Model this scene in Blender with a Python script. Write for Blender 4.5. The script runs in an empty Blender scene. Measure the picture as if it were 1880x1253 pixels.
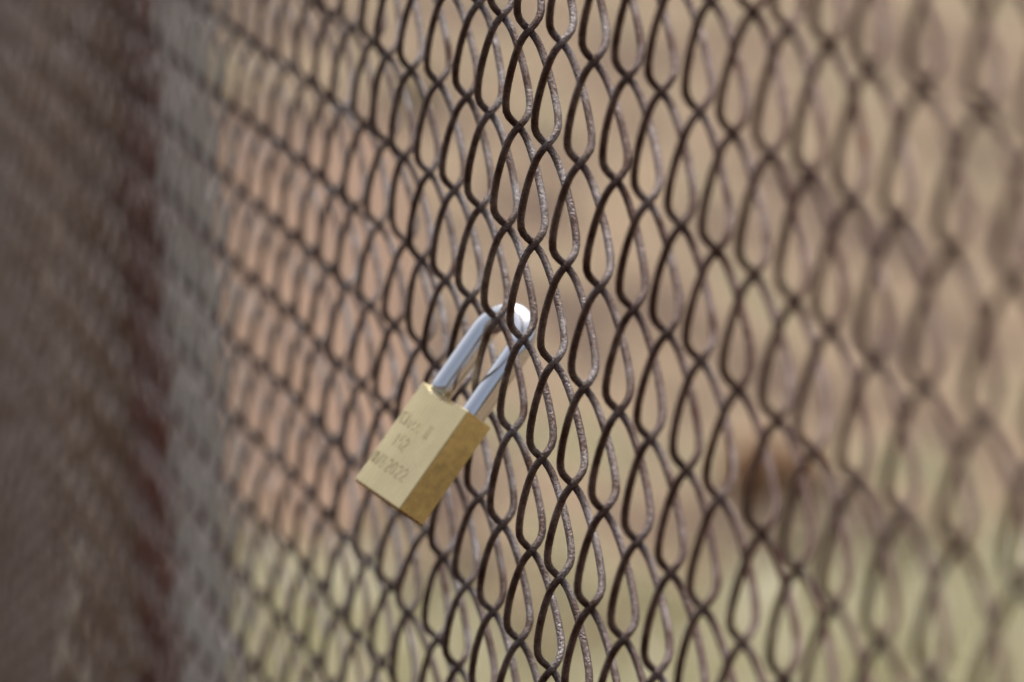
import bpy, bmesh, math, random
import numpy as np
from mathutils import Vector, Matrix

random.seed(7)
rng = np.random.default_rng(11)
sc = bpy.context.scene
COL = sc.collection
R = math.radians

# ------------------------------------------------------------------ camera
# The mesh of the fence stands in the world's X-Z plane (Y = 0), X along the fence, +X towards the camera.
H = 0.070                      # height of one diamond of the mesh (m)
Z_ROW0 = 1.1426                # world height of mesh row 0
AXR = Vector((0.1465523, 0.9887817, -0.0288664))   # camera right in the world
AXD = Vector((0.1193382, -0.0466410, -0.9917575))  # camera down
AXF = Vector((-0.9819780, 0.1418994, -0.1248347))  # camera forward
CAM = Vector((34.75688 * H, -5.14198 * H, Z_ROW0 + 2.96324 * H))
FPX = 14000.0                  # focal length in photograph pixels (1880 wide)
cam = bpy.data.cameras.new('camera')
cam.sensor_width = 36.0
cam.lens = FPX / 1880 * 36.0
cam.clip_start = 0.05
cam.clip_end = 400.0
cam.dof.use_dof = True
cam.dof.focus_distance = 35.25 * H
cam.dof.aperture_fstop = cam.lens / 21.5
camo = bpy.data.objects.new('camera', cam)
COL.objects.link(camo)
camo.matrix_world = Matrix(((AXR.x, -AXD.x, -AXF.x, CAM.x), (AXR.y, -AXD.y, -AXF.y, CAM.y), (AXR.z, -AXD.z, -AXF.z, CAM.z), (0, 0, 0, 1)))
sc.camera = camo

# ------------------------------------------------------------------ sky, sun, exposure
SUN_EL, SUN_AZ = 60.0, 168.0   # azimuth: direction the light comes from, counter-clockwise from +X
world = bpy.data.worlds.new('World')
sc.world = world
world.use_nodes = True
wn = world.node_tree.nodes
sky = wn.new('ShaderNodeTexSky')
sky.sky_type = 'NISHITA'
sky.sun_disc = False
sky.sun_elevation = R(SUN_EL)
sky.sun_rotation = R(90 - SUN_AZ)
sky.dust_density = 8.0
sky.air_density = 0.8
sky.ozone_density = 1.0
wn['Background'].inputs['Strength'].default_value = 0.15
hs = wn.new('ShaderNodeHueSaturation')          # thin even cloud: a paler sky
hs.inputs['Saturation'].default_value = 0.55
world.node_tree.links.new(sky.outputs[0], hs.inputs['Color'])
world.node_tree.links.new(hs.outputs[0], wn['Background'].inputs['Color'])
sun = bpy.data.lights.new('sun', 'SUN')
sun.energy = 0.6
sun.angle = R(40)
sun.color = (1.0, 0.95, 0.88)
suno = bpy.data.objects.new('sun', sun)
COL.objects.link(suno)
sd = Vector((math.cos(R(SUN_EL)) * math.cos(R(SUN_AZ)), math.cos(R(SUN_EL)) * math.sin(R(SUN_AZ)), math.sin(R(SUN_EL))))
suno.rotation_euler = sd.to_track_quat('Z', 'Y').to_euler()
sc.view_settings.view_transform = 'Standard'
sc.view_settings.look = 'None'
sc.view_settings.gamma = 1.0
sc.view_settings.exposure = 0.34
sc.render.engine = 'CYCLES'
sc.cycles.use_denoising = True
sc.cycles.max_bounces = 8

# ------------------------------------------------------------------ helpers
def tag(o, label=None, cat=None, group=None, kind=None):
    for k, v in (('label', label), ('category', cat), ('group', group), ('kind', kind)):
        if v:
            o[k] = v
    return o

def link(name, me, mat=None, parent=None):
    o = bpy.data.objects.new(name, me)
    COL.objects.link(o)
    if mat:
        me.materials.append(mat)
    if parent:
        o.parent = parent
    return o

def np_mesh(name, V, F, smooth=True):
    me = bpy.data.meshes.new(name)
    V = np.asarray(V, np.float32)
    F = np.asarray(F, np.int32)
    n = F.shape[1]
    me.vertices.add(len(V)); me.vertices.foreach_set('co', V.ravel())
    me.loops.add(F.size); me.loops.foreach_set('vertex_index', F.ravel())
    me.polygons.add(len(F)); me.polygons.foreach_set('loop_start', np.arange(0, F.size, n, dtype=np.int32))
    me.polygons.foreach_set('use_smooth', np.full(len(F), smooth))
    me.update(calc_edges=True)
    me.validate()
    return me

def tube_arrays(P, r, sides=8, caps=True):
    """sweep a circle along a polyline (parallel transport)"""
    P = np.asarray(P, float)
    n = len(P)
    T = np.gradient(P, axis=0)
    T /= np.linalg.norm(T, axis=1)[:, None]
    N = np.zeros_like(P)
    a = np.array([1.0, 0, 0]) if abs(T[0][0]) < 0.8 else np.array([0, 1.0, 0])
    N[0] = a - T[0] * (a @ T[0]); N[0] /= np.linalg.norm(N[0])
    for i in range(1, n):
        v = N[i - 1] - T[i] * (N[i - 1] @ T[i])
        N[i] = v / np.linalg.norm(v)
    B = np.cross(T, N)
    ang = np.linspace(0, 2 * math.pi, sides, endpoint=False)
    rr = np.broadcast_to(np.asarray(r, float), (n,))
    V = P[:, None, :] + rr[:, None, None] * (np.cos(ang)[None, :, None] * N[:, None, :] + np.sin(ang)[None, :, None] * B[:, None, :])
    i = np.arange(n - 1)[:, None]; j = np.arange(sides)[None, :]
    k = (j + 1) % sides
    F = np.stack([i * sides + j, i * sides + k, (i + 1) * sides + k, (i + 1) * sides + j], -1).reshape(-1, 4)
    V = V.reshape(-1, 3)
    if caps:
        c0, c1 = len(V), len(V) + 1
        V = np.concatenate([V, P[:1], P[-1:]])
        L = (n - 1) * sides
        cap = []
        for q in range(0, sides, 2):
            cap.append((c0, (q + 2) % sides, (q + 1) % sides, q))
            cap.append((c1, L + q, L + (q + 1) % sides, L + (q + 2) % sides))
        F = np.concatenate([F, np.array(cap)])
    return V, F

def at(px, py, depth):
    """world point that stands at a depth (m) on the sight line of a photograph pixel"""
    return CAM + AXR * ((px - 940) / FPX * depth) + AXD * ((py - 626.5) / FPX * depth) + AXF * depth

def on_ground(px, py):
    d = AXR * ((px - 940) / FPX) + AXD * ((py - 626.5) / FPX) + AXF
    return CAM + d * (-CAM.z / d.z)

def mat(name, base, rough=0.6, metal=0.0):
    m = bpy.data.materials.new(name)
    m.use_nodes = True
    b = m.node_tree.nodes['Principled BSDF']
    b.inputs['Base Color'].default_value = (*base, 1)
    b.inputs['Roughness'].default_value = rough
    b.inputs['Metallic'].default_value = metal
    return m, m.node_tree.nodes, m.node_tree.links, b

def noise(N, L, scale, detail=4, coord='Object', vec_scale=None, rough=0.55):
    tc = N.new('ShaderNodeTexCoord')
    t = N.new('ShaderNodeTexNoise')
    t.inputs['Scale'].default_value = scale
    t.inputs['Detail'].default_value = detail
    t.inputs['Roughness'].default_value = rough
    src = tc.outputs[coord]
    if vec_scale:
        mp = N.new('ShaderNodeMapping')
        mp.inputs['Scale'].default_value = vec_scale
        L.new(src, mp.inputs['Vector']); src = mp.outputs[0]
    L.new(src, t.inputs['Vector'])
    return t.outputs['Fac']

def ramp(N, L, fac, stops):
    r = N.new('ShaderNodeValToRGB')
    e = r.color_ramp.elements
    while len(e) < len(stops):
        e.new(0.5)
    for q, (p, c) in zip(e, stops):
        q.position = p
        q.color = (*c, 1) if len(c) == 3 else c
    L.new(fac, r.inputs['Fac'])
    return r.outputs['Color']

def g(v):
    return (v, v, v)

def bump(N, L, b, h, strength, dist):
    n = N.new('ShaderNodeBump')
    n.inputs['Strength'].default_value = strength
    n.inputs['Distance'].default_value = dist
    L.new(h, n.inputs['Height'])
    L.new(n.outputs[0], b.inputs['Normal'])

# ------------------------------------------------------------------ materials
# weathered wire: dark brown oxide skin with greyer worn patches, rust specks
M_WIRE, N, L, b = mat('rusty_wire', (0.06, 0.04, 0.03), 0.5, 0.95)
c1 = ramp(N, L, noise(N, L, 90, 5), [(0.30, (0.085, 0.045, 0.034)), (0.47, (0.175, 0.135, 0.120)), (0.71, (0.37, 0.345, 0.34))])
c2 = ramp(N, L, noise(N, L, 950, 3), [(0.40, g(0.72)), (0.60, g(1.15))])
mx = N.new('ShaderNodeMix'); mx.data_type = 'RGBA'; mx.blend_type = 'MULTIPLY'; mx.inputs[0].default_value = 1
L.new(c1, mx.inputs[6]); L.new(c2, mx.inputs[7])
rf = ramp(N, L, noise(N, L, 55, 6), [(0.69, g(0)), (0.77, g(1))])
mr = N.new('ShaderNodeMix'); mr.data_type = 'RGBA'
L.new(rf, mr.inputs[0]); L.new(mx.outputs[2], mr.inputs[6]); mr.inputs[7].default_value = (0.17, 0.055, 0.022, 1)
tc = N.new('ShaderNodeTexCoord'); sx = N.new('ShaderNodeSeparateXYZ'); L.new(tc.outputs['Object'], sx.inputs[0])
rg_ = N.new('ShaderNodeMapRange'); rg_.inputs['From Min'].default_value = 0.0; rg_.inputs['From Max'].default_value = 0.45
L.new(sx.outputs['X'], rg_.inputs['Value'])
mz = N.new('ShaderNodeMix'); mz.data_type = 'RGBA'; mz.blend_type = 'MULTIPLY'
L.new(rg_.outputs[0], mz.inputs[0]); L.new(mr.outputs[2], mz.inputs[6]); mz.inputs[7].default_value = (1.06, 0.87, 0.79, 1)  # redder towards the near end: lens colour fringing put into the wire colour
L.new(mz.outputs[2], b.inputs['Base Color'])
b.inputs['Specular IOR Level'].default_value = 0.5
L.new(ramp(N, L, noise(N, L, 500, 3), [(0.3, g(0.32)), (0.7, g(0.55))]), b.inputs['Roughness'])
bump(N, L, b, noise(N, L, 1100, 4), 1.0, 0.0011)

M_POST, N, L, b = mat('rusty_steel', (0.1, 0.04, 0.03), 0.75, 0.0)
L.new(ramp(N, L, noise(N, L, 9, 6, vec_scale=(1, 1, 0.5)), [(0.3, (0.030, 0.014, 0.010)), (0.5, (0.20, 0.036, 0.018)), (0.62, (0.30, 0.062, 0.026)), (0.75, (0.05, 0.03, 0.03))]), b.inputs['Base Color'])
bump(N, L, b, noise(N, L, 300, 5), 0.6, 0.001)

M_STEEL, N, L, b = mat('plated_steel', (0.78, 0.80, 0.83), 0.12, 1.0)
L.new(ramp(N, L, noise(N, L, 240, 4, vec_scale=(1, 1, 0.12)), [(0.35, g(0.09)), (0.7, g(0.22))]), b.inputs['Roughness'])
bump(N, L, b, noise(N, L, 420, 3, vec_scale=(1, 1, 0.2)), 0.12, 0.0002)

def brass(name, base, r0, r1, streak, bs, worn, wscale):
    m, N, L, b = mat(name, base, 0.3, 1.0)
    f = noise(N, L, 700, 4, vec_scale=streak)
    L.new(ramp(N, L, f, [(0.3, g(r0)), (0.7, g(r1))]), b.inputs['Roughness'])
    f2 = noise(N, L, wscale, 8, rough=0.7)
    d = tuple(x * worn for x in base)
    L.new(ramp(N, L, f2, [(0.35, d), (0.62, base)]), b.inputs['Base Color'])
    bump(N, L, b, f, bs, 0.0001)
    return m
M_BRASS = brass('satin_brass', (0.73, 0.605, 0.335), 0.22, 0.34, (1, 1, 0.06), 0.10, 0.90, 120)
M_BRASS_SIDE = brass('brushed_brass', (0.86, 0.755, 0.39), 0.34, 0.50, (1, 1, 0.25), 0.35, 0.74, 330)
M_GROOVE, N, L, b = mat('dirty_engraving', (0.43, 0.36, 0.21), 0.45, 1.0)
M_KEY, N, L, b = mat('key_cylinder_steel', (0.45, 0.40, 0.30), 0.4, 1.0)
M_DARK, N, L, b = mat('keyway_shadow', (0.02, 0.02, 0.02), 0.8, 0.0)

M_GROUND, N, L, b = mat('dry_earth', (0.3, 0.22, 0.15), 0.95)
base = ramp(N, L, noise(N, L, 6.5, 4, vec_scale=(0.14, 1, 1), rough=0.5), [(0.38, (0.105, 0.058, 0.032)), (0.455, (0.19, 0.125, 0.071)), (0.50, (0.275, 0.195, 0.115)), (0.56, (0.32, 0.225, 0.138)), (0.64, (0.235, 0.21, 0.105))])
fine = ramp(N, L, noise(N, L, 9, 8), [(0.35, g(0.62)), (0.65, g(1.15))])
mx = N.new('ShaderNodeMix'); mx.data_type = 'RGBA'; mx.blend_type = 'MULTIPLY'; mx.inputs[0].default_value = 1
L.new(base, mx.inputs[6]); L.new(fine, mx.inputs[7]); L.new(mx.outputs[2], b.inputs['Base Color'])
bump(N, L, b, noise(N, L, 30, 8), 0.6, 0.03)

M_UNSEEN_GROUND, N, L, b = mat('unseen_dark_red_ground', (0.1, 0.05, 0.035), 0.95)  # out-of-view ground, kept dark for what the wires reflect
L.new(ramp(N, L, noise(N, L, 6, 7), [(0.3, (0.028, 0.010, 0.006)), (0.7, (0.065, 0.028, 0.017))]), b.inputs['Base Color'])
bump(N, L, b, noise(N, L, 30, 8), 0.6, 0.02)

M_RED, N, L, b = mat('red_earth', (0.4, 0.2, 0.13), 0.95)
L.new(ramp(N, L, noise(N, L, 5, 6), [(0.3, (0.18, 0.108, 0.066)), (0.7, (0.31, 0.195, 0.122))]), b.inputs['Base Color'])
bump(N, L, b, noise(N, L, 30, 8), 0.6, 0.02)

M_GRASS, N, L, b = mat('dry_grass', (0.36, 0.35, 0.19), 0.8)
oi = N.new('ShaderNodeNewGeometry')
L.new(ramp(N, L, oi.outputs['Random Per Island'], [(0.0, (0.40, 0.40, 0.22)), (0.5, (0.60, 0.57, 0.37)), (1.0, (0.72, 0.66, 0.48))]), b.inputs['Base Color'])

M_WOOD, N, L, b = mat('grey_weathered_wood', (0.22, 0.21, 0.19), 0.85)
L.new(ramp(N, L, noise(N, L, 40, 6, vec_scale=(1, 1, 0.06)), [(0.3, (0.74, 0.74, 0.64)), (0.7, (0.84, 0.84, 0.76))]), b.inputs['Base Color'])
M_BOARD, N, L, b = mat('dark_brown_boards', (0.07, 0.05, 0.04), 0.85)
L.new(ramp(N, L, noise(N, L, 14, 6, vec_scale=(1, 1, 0.15)), [(0.3, (0.14, 0.08, 0.038)), (0.7, (0.39, 0.27, 0.135))]), b.inputs['Base Color'])

def leafmat(name, c0, c1):
    m, N, L, b = mat(name, c0, 0.8)
    L.new(ramp(N, L, noise(N, L, 25, 5), [(0.35, c0), (0.65, c1)]), b.inputs['Base Color'])
    bump(N, L, b, noise(N, L, 60, 5), 0.5, 0.01)
    return m
M_ORANGE = leafmat('orange_brown_stone', (0.24, 0.125, 0.055), (0.30, 0.17, 0.08))
M_LEAFGREEN, N, L, b = mat('weed_green', (0.16, 0.18, 0.07), 0.7)

# ------------------------------------------------------------------ ground
def ground_sheet(name, outline, z, m, kind='structure'):
    me = bpy.data.meshes.new(name)
    me.from_pydata([(x, y, z) for x, y in outline], [], [tuple(range(len(outline)))])
    o = link(name, me, m)
    o['kind'] = kind
    return o
ground_sheet('ground', [(-120, -120), (120, -120), (120, 120), (-120, 120)], 0.0, M_GROUND)

ground_sheet('unseen_dark_ground', [(-3.4, -7.0), (14, -7.0), (14, 0.65), (-3.4, 0.65)], 0.004, M_UNSEEN_GROUND)  # unseen dark ground, added and sized to darken reflections in the wires
# a bare patch of redder earth on the far side of the fence
def blob(px0, px1, py0, py1, n=26, seed=1):
    rg = random.Random(seed)
    pts = []
    for i in range(n):
        t = 2 * math.pi * i / n
        c, s = math.cos(t), math.sin(t)
        q = 0.86 + 0.14 * rg.random()
        p = on_ground((px0 + px1) / 2 + (px1 - px0) / 2 * abs(c) ** 0.7 * math.copysign(q, c), (py0 + py1) / 2 + (py1 - py0) / 2 * abs(s) ** 0.7 * math.copysign(q, s))
        pts.append((p.x, p.y))
    a = sum(pts[i - 1][0] * pts[i][1] - pts[i][0] * pts[i - 1][1] for i in range(n))
    return pts if a > 0 else pts[::-1]
ground_sheet('red_earth', blob(330, 800, 190, 1010), 0.004, M_RED)

# dry pale grass on the nearer ground
M_LAWN, N, L, b = mat('dry_lawn', (0.5, 0.46, 0.3), 0.95)
L.new(ramp(N, L, noise(N, L, 7, 7), [(0.3, (0.37, 0.335, 0.235)), (0.5, (0.53, 0.495, 0.375)), (0.7, (0.61, 0.575, 0.45))]), b.inputs['Base Color'])
bump(N, L, b, noise(N, L, 60, 6), 0.5, 0.01)
edge = []
for i in range(40):
    px = 100 + i * 52
    edge.append(on_ground(px, np.interp(px, [250, 700, 1000, 1250, 1500, 2080], [1080, 1110, 1250, 1190, 1090, 1075]) + random.uniform(-100, 70)))
edge += [on_ground(2130, 1500), on_ground(100, 1500)]
ground_sheet('dry_lawn', [(p.x, p.y) for p in edge][::-1], 0.008, M_LAWN)
def grass_field():
    quads = []
    def spot():
        while True:
            px = rng.uniform(250, 2080)
            lim = np.interp(px, [250, 700, 1000, 1250, 1500, 2080], [1020, 1050, 1190, 1120, 1020, 990])
            py = rng.uniform(850, 1420)
            if py > lim + rng.normal(0, 70):
                return on_ground(px, py)
    V, F = [], []
    for i in range(6000):
        p = spot()
        h = rng.uniform(0.02, 0.055); w = rng.uniform(0.002, 0.0045)
        a = rng.uniform(0, math.tau); l = rng.uniform(0.1, 0.9) * h; a2 = rng.uniform(0, math.tau)
        dx, dy = math.cos(a) * w, math.sin(a) * w
        lx, ly = math.cos(a2) * l, math.sin(a2) * l
        k = len(V)
        V += [(p.x - dx, p.y - dy, 0), (p.x + dx, p.y + dy, 0), (p.x + dx * .6 + lx * .4, p.y + dy * .6 + ly * .4, h * .6), (p.x - dx * .6 + lx * .4, p.y - dy * .6 + ly * .4, h * .6)]
        V += [(p.x + lx, p.y + ly, h)]
        F += [(k, k + 1, k + 2, k + 3), (k + 3, k + 2, k + 4, k + 4)]
    me = bpy.data.meshes.new('grass')
    me.from_pydata(V, [], [f if f[3] != f[2] else f[:3] for f in F])
    o = link('grass', me, M_GRASS)
    tag(o, 'short pale dry grass on the ground behind the fence', 'grass', kind='stuff')
grass_field()

def stone(px, py, size, m, label, seed, flat=0.7, name='stone'):
    p = on_ground(px, py)
    bm = bmesh.new()
    bmesh.ops.create_icosphere(bm, subdivisions=3, radius=1)
    rg = random.Random(seed)
    ph = [rg.uniform(0, 6) for _ in range(6)]
    for v in bm.verts:
        c = v.co.normalized()
        k = 1 + 0.14 * math.sin(3 * c.x + ph[0]) + 0.11 * math.sin(4 * c.y + ph[1]) + 0.08 * math.sin(6 * c.z + ph[2]) + 0.05 * math.sin(9 * c.x + 7 * c.y + ph[3])
        v.co = Vector((c.x * k, c.y * k * 0.85, c.z * k * flat)) * size
    zmin = min(v.co.z for v in bm.verts)
    for v in bm.verts:
        v.co.z = max(v.co.z - zmin - size * 0.12, -size * 0.05)
    me = bpy.data.meshes.new(name)
    bm.to_mesh(me); bm.free()
    for q in me.polygons:
        q.use_smooth = True
    o = link(name, me, m)
    o.location = (p.x, p.y, 0.0)
    o.rotation_euler.z = rg.uniform(0, 6)
    tag(o, label, 'stone')
stone(1415, 915, 0.07, M_ORANGE, 'orange brown stone on the ground above the pale grass, seen through the fence', 3, 0.5)

def weed(px, py, n, hgt, label):
    p = on_ground(px, py)
    V, F = [], []
    for i in range(n):
        a = rng.uniform(0, math.tau); l = hgt * rng.uniform(0.5, 1.0); w = 0.006 * rng.uniform(.6, 1.2); o = rng.uniform(.2, .7) * l
        d = Vector((math.cos(a), math.sin(a), 0)); s = Vector((-d.y, d.x, 0)) * w
        k = len(V)
        q = d * 0.01
        V += [q - s * .5, q + s * .5, q + d * o * .5 + s + Vector((0, 0, l * .6)), q + d * o * .5 - s + Vector((0, 0, l * .6)), q + d * o + Vector((0, 0, l))]
        F += [(k, k + 1, k + 2, k + 3), (k + 3, k + 2, k + 4)]
    me = bpy.data.meshes.new('weed')
    me.from_pydata(V, [], F)
    o = link('weed', me, M_LEAFGREEN)
    o.location = (p.x, p.y, 0)
    tag(o, label, 'weed')
weed(760, 215, 60, 0.10, 'small green weed on bare earth behind the upper fence')

# ------------------------------------------------------------------ things at the far end of the fence
def box_mesh(name, x0, x1, y0, y1, z0, z1, bev=0.004):
    bm = bmesh.new()
    bmesh.ops.create_cube(bm, size=1)
    for v in bm.verts:
        v.co = Vector(((x0 + x1) / 2 + v.co.x * (x1 - x0), (y0 + y1) / 2 + v.co.y * (y1 - y0), (z0 + z1) / 2 + v.co.z * (z1 - z0)))
    bmesh.ops.bevel(bm, geom=bm.edges[:], offset=bev, segments=2, affect='EDGES')
    me = bpy.data.meshes.new(name)
    bm.to_mesh(me); bm.free()
    return me
pa = at(312, 900, 6.6); pb = at(425, 900, 6.6)
gp = bpy.data.objects.new('wooden_post', None); COL.objects.link(gp)
gp.location = ((pa.x + pb.x) / 2, (pa.y + pb.y) / 2, 0)
wy = abs(pb.y - pa.y) / 2
link('shaft', box_mesh('shaft', -0.035, 0.035, -wy, wy, -0.02, 1.62), M_WOOD, gp)
bm = bmesh.new()
tv = [bm.verts.new(q) for q in ((-.042, -wy - .007, 1.621), (.042, -wy - .007, 1.621), (.042, wy + .007, 1.621), (-.042, wy + .007, 1.621), (0, 0, 1.66))]
bm.faces.new(tv[3::-1])
for i in range(4):
    bm.faces.new((tv[i], tv[(i + 1) % 4], tv[4]))
me = bpy.data.meshes.new('cap'); bm.to_mesh(me); bm.free()
link('cap', me, M_WOOD, gp)
tag(gp, 'grey weathered post far behind the fence, next to the dark brown wall', 'post')

wall = bpy.data.objects.new('board_wall', None); COL.objects.link(wall)
wall.location = (pa.x - 0.06, pa.y + 0.01, 0)
y = 0.0
i = 0
while y > -1.6:
    wd = random.uniform(0.085, 0.105)
    link('board', box_mesh('board', -0.012 - random.uniform(0, .004), 0.012 + random.uniform(0, .004), y - wd, y - 0.004, 0.0, 1.75 + random.uniform(-.01, .01), 0.002), M_BOARD, wall)
    y -= wd
link('rail', box_mesh('rail', -0.06, -0.018, y + 0.02, -0.02, 0.35, 0.42), M_BOARD, wall)
link('rail', box_mesh('rail', -0.06, -0.018, y + 0.02, -0.02, 1.25, 1.32), M_BOARD, wall)
tag(wall, 'dark brown wall standing behind the far end of the fence, out of focus', 'wall')

# ------------------------------------------------------------------ chain-link fence
W = 0.88446                    # width of a diamond in heights
WIRE_D = 0.0365                 # wire thickness in heights
DEPTH = 0.072                  # half depth of the flattened spiral
# measured sag of the knots: column -> (row, out-of-plane, along-wire) in thousandths of a diamond's height
SAG = {-28:[(2,-2,1),(4,-7,1),(6,-39,-12)],-27:[(3,-6,-2),(5,-16,-5)],-26:[(2,-6,4),(4,-11,-2),(6,-25,-9)],-25:[(3,-10,1),(5,-10,-4)],-24:[(2,-10,1),(4,-4,1),(6,-9,-13),(8,18,-19)],-23:[(3,-11,1),(5,-3,-6),(7,14,-12)],-22:[(2,2,0),(4,-1,1),(6,5,-22),(8,8,-32)],-21:[(3,-9,-1),(5,5,-7),(7,3,-30)],-20:[(2,15,5),(4,0,0),(6,-15,-21),(8,-3,-44)],-19:[(3,-2,5),(5,-21,-18),(7,-9,-31)],-18:[(2,16,13),(4,-3,2),(6,-7,-19),(8,-11,-25)],-17:[(1,-1,17),(3,-8,10),(5,-17,-10),(7,-10,-22)],-16:[(2,-2,10),(4,-9,2),(6,-10,-17),(8,-14,-30)],-15:[(1,4,23),(3,-10,14),(5,-2,-6),(7,1,-18)],-14:[(2,3,17),(4,-1,5),(8,4,-28)],-13:[(1,6,27),(3,5,18),(5,15,-4),(7,10,-15)],-12:[(2,6,29),(4,16,11)],-11:[(1,-31,27),(3,40,15),(7,-18,-8)],-10:[(2,-19,24),(4,43,8),(6,41,-11)],-9:[(1,-30,25),(3,-2,13),(7,22,-6)],-8:[(2,-8,18),(4,-8,0),(6,4,-3)],-7:[(1,-7,18),(3,-2,19),(7,3,-4)],-6:[(2,-4,16),(6,0,9)],-5:[(1,12,12),(3,1,6),(5,14,3)],-4:[(0,22,17),(2,1,13),(6,3,4)],-3:[(1,-3,12),(3,2,8),(5,-1,11)],-2:[(0,5,11),(2,-1,13),(4,-4,-5),(6,3,8)],-1:[(1,5,-3),(3,-3,0),(5,8,6)],0:[(0,2,8),(2,-3,4),(4,3,7),(6,21,4)],1:[(1,4,0),(3,6,5),(5,6,2)],2:[(0,18,-5),(2,9,7),(4,11,7)],3:[(1,19,-2),(3,8,7),(5,7,5)],4:[(0,24,6),(2,23,6),(4,12,3)],5:[(1,40,-11),(3,22,0),(5,16,5)],6:[(0,29,-2),(2,28,0),(4,18,8)],7:[(1,32,-6),(3,12,3),(5,18,14)],8:[(0,27,-17),(2,26,-4),(4,13,12)],9:[(1,24,-2),(3,18,15)],10:[(0,35,-12),(2,15,4),(4,-6,24)],11:[(1,16,4),(3,4,8)],12:[(0,15,-6),(2,13,9),(4,1,25)],13:[(-1,30,-19),(1,9,2),(3,14,21)],14:[(0,2,-5),(2,9,13),(4,5,23)],15:[(-1,4,-27),(1,4,6),(3,-8,21)],16:[(0,-11,-9),(2,-22,21)],17:[(-1,-8,-38),(1,-24,4),(3,-40,29)],18:[(0,-24,-10),(2,-29,10)],19:[(-1,-32,-32),(1,-32,4),(3,-40,21)],20:[(0,-30,-28),(2,-38,4)],21:[(-1,-14,-44),(1,-35,-7)],22:[(0,-22,-24)],23:[(-1,7,-47),(1,-20,1)],24:[(0,3,-24)],}
def knot(c, r):
    """knot position (u, v, n) in diamond heights, column c, half-row r"""
    cc = min(max(c, -28), 24)
    rows = SAG.get(cc)
    rr = [q[0] for q in rows]
    dn = np.interp(r, rr, [q[1] for q in rows]) / 1000
    dv = np.interp(r, rr, [q[2] for q in rows]) / 1000
    if c != cc:
        k = 0.5 ** (abs(c - cc) / 3)
        hs = math.sin(c * 12.9898 + r * 78.233) * 43758.5453
        hs -= math.floor(hs)
        dn = dn * k + (hs - .5) * .02
        dv = dv * k
    return np.array([c * W / 2, r / 2 + dv, dn])
PT = np.array([0, .04, .09, .14, .22, .32, .42, .54, .66, .77, .85, .905, .95])
PN = np.interp(PT, [0, .05, .11, .14, .3, .5, .65, .8, .86, .92, .96, 1], [0, .27, .48, .56, .80, .96, 1.0, .97, .89, .63, .35, 0])
ROW_TOP, ROW_BOT = -12, 31
fence = bpy.data.objects.new('chain_link_fence', None); COL.objects.link(fence)
fence.location = (0, 0, 0)
def wire(k, sides):
    pts = []
    off = WIRE_D * 0.53
    for r in range(ROW_TOP, ROW_BOT):
        left = (r % 2) == (k % 2)          # this row's knot is on column k (left side of the wire)
        A = knot(k if left else k + 1, r)
        B = knot(k + 1 if left else k, r + 1)
        A[0] += -off if left else off
        B[0] += off if left else -off
        s = 1.0 if left else -1.0          # the strand falling to the right runs behind, the other in front
        amp = DEPTH * (1 + 0.06 * math.sin(k * 3.1 + r * 1.7))
        ue = 0.5 - 0.5 * np.cos(np.pi * PT)
        uu = PT * 0.85 + ue * 0.15
        P = A[None] + (B - A)[None] * PT[:, None]
        P[:, 0] = A[0] + (B[0] - A[0]) * uu
        P[:, 2] += s * amp * PN
        pts.append(P)
    P = np.concatenate(pts)
    Pw = np.stack([P[:, 0] * H, P[:, 2] * H, Z_ROW0 - P[:, 1] * H], 1)
    # smooth the corners a little
    Q = Pw.copy()
    Q[1:-1] = 0.22 * Pw[:-2] + 0.56 * Pw[1:-1] + 0.22 * Pw[2:]
    V, F = tube_arrays(Q, WIRE_D * H / 2, sides)
    link('wire', np_mesh('wire', V, F), M_WIRE, fence)
for k in range(-92, 30):
    wire(k, 12 if -14 <= k <= 14 else 8)

# rusty angle-iron post that carries the mesh
def post_at(px, half):
    lo, hi = px
    # sight line meets the plane of the mesh
    d = AXR * ((lo - 940) / FPX) + AXD * ((626 - 626.5) / FPX) + AXF
    p = CAM + d * (-CAM.y / d.y)
    return p
pp = post_at((211, 280), 0)
bm = bmesh.new()
prof = [(-.011, .0065), (-.0075, .0065), (-.0075, .0200), (.011, .0200), (.011, .0240), (-.011, .0240)]
lo = [bm.verts.new((x, y, -0.05)) for x, y in prof]
hi = [bm.verts.new((x, y, 1.66)) for x, y in prof]
bm.faces.new(lo[::-1]); bm.faces.new(hi)
for i in range(6):
    bm.faces.new((lo[i], lo[(i + 1) % 6], hi[(i + 1) % 6], hi[i]))
bmesh.ops.recalc_face_normals(bm, faces=bm.faces[:])
bmesh.ops.bevel(bm, geom=[e for e in bm.edges if abs(e.verts[0].co.z - e.verts[1].co.z) > 1], offset=0.0008, segments=2, affect='EDGES')
me = bpy.data.meshes.new('post'); bm.to_mesh(me); bm.free()
post = link('post', me, M_POST, fence)
post.location = (pp.x, 0.002, 0)
post['label'] = 'rusty red brown steel angle post behind the mesh'
tag(fence, 'dark rusty chain-link fence receding to the left with a padlock on it', 'fence')

# ------------------------------------------------------------------ padlock
# axes of the lock in camera terms: long axis hangs tilted in the picture plane, engraved face turned left, narrow side right
eps = -0.034
U0 = AXR * -0.575 + AXD * 0.818
LL = AXR * 0.818 + AXD * 0.575
AU = (U0 * math.cos(eps) + AXF * math.sin(eps)).normalized()
ZZ = (AXF * math.cos(eps) - U0 * math.sin(eps)).normalized()
CA = 0.60
AA = (LL * CA - ZZ * math.sqrt(1 - CA * CA)).normalized()     # across the engraved face, left to right
AB = AU.cross(AA).normalized()
if AB.dot(LL) < 0:
    AB = -AB                                                 # from the engraved face to the back
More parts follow.
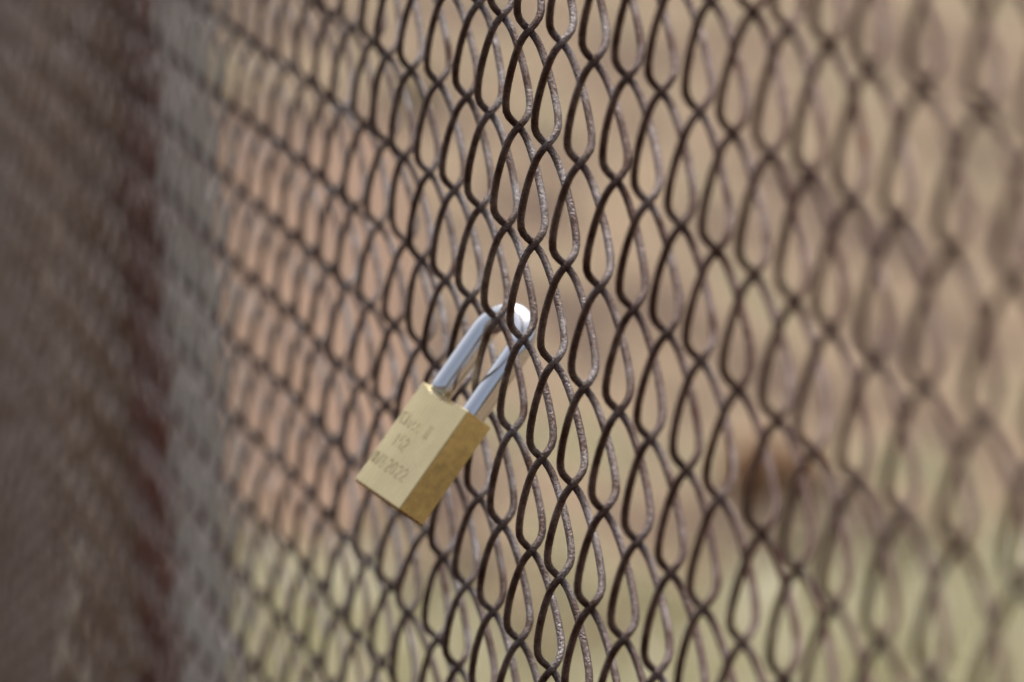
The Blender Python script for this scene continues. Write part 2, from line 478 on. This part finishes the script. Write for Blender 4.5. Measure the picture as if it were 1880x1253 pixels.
# depth: the left leg of the shackle pierces the mesh where it is seen to
d = AXR * ((884 - 940) / FPX) + AXD * ((603 - 626.5) / FPX) + AXF
zleg = (-CAM.y / d.y)
PX = zleg / FPX                                              # metres per photograph pixel there
LW, LH, LT = 170 * PX, 222 * PX, 66 * PX
SPACING, SDIA = 122 * PX, 47 * PX
top_c = at(838, 742, zleg - math.sqrt(1 - CA * CA) * SPACING / 2)
lock = bpy.data.objects.new('padlock', None); COL.objects.link(lock)
# local frame: x across the engraved face, y from engraved face to back, z up along the lock; origin at the body's base
Xl, Zl = AA, -AU
Yl = Zl.cross(Xl).normalized()
ori = top_c + AU * LH
lock.matrix_world = Matrix(((Xl.x, Yl.x, Zl.x, ori.x), (Xl.y, Yl.y, Zl.y, ori.y), (Xl.z, Yl.z, Zl.z, ori.z), (0, 0, 0, 1)))
tag(lock, 'tilted brass padlock with a steel shackle hooked through the wire mesh', 'padlock')

# stroke letters, each in a 1 x 1 box (x right, y up)
def arc(cx, cy, rx, ry, a0, a1, n=10):
    return [(cx + rx * math.cos(R(a0 + (a1 - a0) * i / n)), cy + ry * math.sin(R(a0 + (a1 - a0) * i / n))) for i in range(n + 1)]
GL = {
    'C': [arc(.52, .5, .45, .5, 50, 310, 14)],
    'l': [[(.5, 1), (.5, 0)]],
    'a': [arc(.48, .3, .36, .3, 0, 360, 14), [(.85, .62), (.85, 0)]],
    's': [arc(.5, .47, .33, .16, 40, 270, 8) + arc(.5, .16, .36, .15, 90, -140, 8)],
    'I': [[(.5, 1), (.5, 0)], [(.2, 1), (.8, 1)], [(.2, 0), (.8, 0)]],
    '1': [[(.2, .75), (.5, 1), (.5, 0)]],
    '5': [[(.88, 1), (.22, 1), (.16, .56)] + arc(.48, .32, .40, .32, 120, -140, 12)],
    '2': [arc(.5, .70, .40, .30, 160, -20, 10) + [(.08, 0), (.95, 0)]],
    '0': [arc(.5, .5, .42, .5, 0, 360, 18)],
    '7': [[(.08, 1), (.92, 1), (.4, 0)]],
    '8': [arc(.5, .74, .32, .26, 0, 360, 14), arc(.5, .24, .40, .24, 0, 360, 14)],
    '-': [[(.15, .45), (.85, .45)]],
}
TEXT = [  # (glyph, centre across 0..1, centre down 0..1, width, height) as fractions of the face
    ('C', .105, .333, .085, .112), ('l', .185, .333, .05, .112), ('a', .265, .333, .075, .112), ('s', .360, .333, .075, .112), ('s', .450, .333, .075, .112),
    ('I', .620, .333, .045, .112), ('I', .665, .333, .045, .112),
    ('1', .240, .522, .07, .108), ('5', .335, .522, .08, .108), ('2', .430, .522, .08, .108),
    ('0', .085, .733, .078, .108), ('7', .178, .733, .078, .108), ('8', .270, .733, .078, .108), ('-', .340, .733, .03, .108),
    ('2', .405, .733, .08, .108), ('0', .505, .733, .08, .108), ('2', .615, .733, .085, .108), ('2', .725, .733, .085, .108)]
def strokes():
    out = []
    for ch, cx, cy, w, h in TEXT:
        for pl in GL[ch]:
            out.append([((cx - .5) * LW + (x - .5) * w * LW, (1 - cy) * LH + (y - .5) * h * LH) for x, y in pl])
    return out
def stroke_mesh(name, r, y):
    Vs, Fs, n = [], [], 0
    for pl in strokes():
        P = np.array([(x, y, z) for x, z in pl])
        if len(P) == 2:
            P = np.array([P[0], P[0] * .5 + P[1] * .5, P[1]])
        V, F = tube_arrays(P, r, 6)
        Vs.append(V); Fs.append(F + n); n += len(V)
    return np_mesh(name, np.concatenate(Vs), np.concatenate(Fs))

def lock_body():
    hw, ht = LW / 2, LT / 2
    bm = bmesh.new()
    # section: flat engraved face, gently eased towards its left edge
    sec = []
    for i in range(9):
        t = i / 8
        x = -hw + t * 0.42 * LW
        sec.append((x, -ht + 0.06 * LT * (1 - t) ** 2))
    sec += [(hw, -ht), (hw, ht), (-hw, ht)]
    n = len(sec)
    lo = [bm.verts.new((x, y, 0)) for x, y in sec]
    hi = [bm.verts.new((x, y, LH)) for x, y in sec]
    bm.faces.new(lo[::-1]); bm.faces.new(hi)
    for i in range(n):
        bm.faces.new((lo[i], lo[(i + 1) % n], hi[(i + 1) % n], hi[i]))
    bmesh.ops.recalc_face_normals(bm, faces=bm.faces[:])
    bot = [e for e in bm.edges if all(v.co.z < 1e-6 for v in e.verts)]
    bmesh.ops.bevel(bm, geom=bot, offset=5 * PX, segments=1, affect='EDGES')
    sharp = [e for e in bm.edges if len(e.link_faces) == 2 and e.calc_face_angle() > 1.2]
    bmesh.ops.bevel(bm, geom=sharp, offset=1.6 * PX, segments=3, affect='EDGES')
    me = bpy.data.meshes.new('body'); bm.to_mesh(me); bm.free()
    me.materials.append(M_BRASS); me.materials.append(M_BRASS_SIDE)
    o = link('body', me, None, lock)
    cutters = []
    # scoop milled into the top edge of the engraved face
    cs = bmesh.new()
    rad = 0.98 * LW * 0.83
    chord = 0.45 * LW
    dip = 12 * PX
    rad = (chord * chord + dip * dip) / (2 * dip)
    bmesh.ops.create_cone(cs, cap_ends=True, segments=160, radius1=rad, radius2=rad, depth=LT * 2.0)
    bmesh.ops.rotate(cs, verts=cs.verts, cent=(0, 0, 0), matrix=Matrix.Rotation(R(90), 3, 'X'))
    bmesh.ops.rotate(cs, verts=cs.verts, cent=(0, 0, 0), matrix=Matrix.Rotation(R(24), 3, 'X'))
    tilt = R(24)
    # the cylinder's lowest line passes the face edge `dip` below the top
    for v in cs.verts:
        v.co += Vector((-0.07 * LW, 0, 0))
    low_y, low_z = -ht, LH - dip
    # axis direction after rotation lies in the y-z plane; shift so the lowest generator runs through (low_y, low_z)
    axis = Vector((0, math.cos(tilt), math.sin(tilt)))
    down = Vector((0, math.sin(tilt), -math.cos(tilt)))
    shift = Vector((0, low_y, low_z)) - down * rad
    for v in cs.verts:
        v.co += shift
    m2 = bpy.data.meshes.new('cut'); cs.to_mesh(m2); cs.free()
    cutters.append(link('cut', m2))
    cutters.append(link('cut', stroke_mesh('cut', 1.15 * PX, -ht + 0.1 * PX)))
    for c in cutters:
        c.matrix_world = lock.matrix_world
        md = o.modifiers.new('cut', 'BOOLEAN')
        md.operation = 'DIFFERENCE'; md.object = c; md.solver = 'EXACT'; md.use_self = True
    bpy.context.view_layer.update()
    dg = bpy.context.evaluated_depsgraph_get()
    me2 = bpy.data.meshes.new_from_object(o.evaluated_get(dg))
    o.modifiers.clear()
    o.data = me2
    me2.name = 'body'
    for c in cutters:
        bpy.data.objects.remove(c)
    while len(me2.materials) > 2:
        me2.materials.pop()
    for q in me2.polygons:
        q.use_smooth = False
        q.material_index = 1 if abs(q.normal.x) > 0.8 else 0
    return o
body = lock_body()
link('engraved_lettering', stroke_mesh('engraved_lettering', 0.6 * PX, -LT / 2 + 0.95 * PX), M_GROOVE, body)

# shackle
leg = 133 * PX
P = [(-SPACING / 2, 0, LH - 8 * PX)]
for i in range(1, 9):
    P.append((-SPACING / 2, 0, LH + leg * i / 8))
for i in range(1, 32):
    t = math.pi * (1 - i / 32)
    P.append((SPACING / 2 * math.cos(t), 0, LH + leg + SPACING / 2 * math.sin(t)))
for i in range(8, -1, -1):
    P.append((SPACING / 2, 0, LH + leg * i / 8))
P.append((SPACING / 2, 0, LH - 8 * PX))
V, F = tube_arrays(P, SDIA / 2, 28)
link('shackle', np_mesh('shackle', V, F), M_STEEL, lock)
# key cylinder in the base
bm = bmesh.new()
bmesh.ops.create_cone(bm, cap_ends=True, segments=32, radius1=LT * 0.33, radius2=LT * 0.33, depth=1.6 * PX)
me = bpy.data.meshes.new('key_cylinder'); bm.to_mesh(me); bm.free()
kc = link('key_cylinder', me, M_KEY, lock); kc.location = (0, 0, -0.4 * PX)
kw = link('keyway', box_mesh('keyway', -2.2 * PX, 2.2 * PX, -13 * PX, 13 * PX, -1.5 * PX, -0.9 * PX, 0.2 * PX), M_DARK, kc)
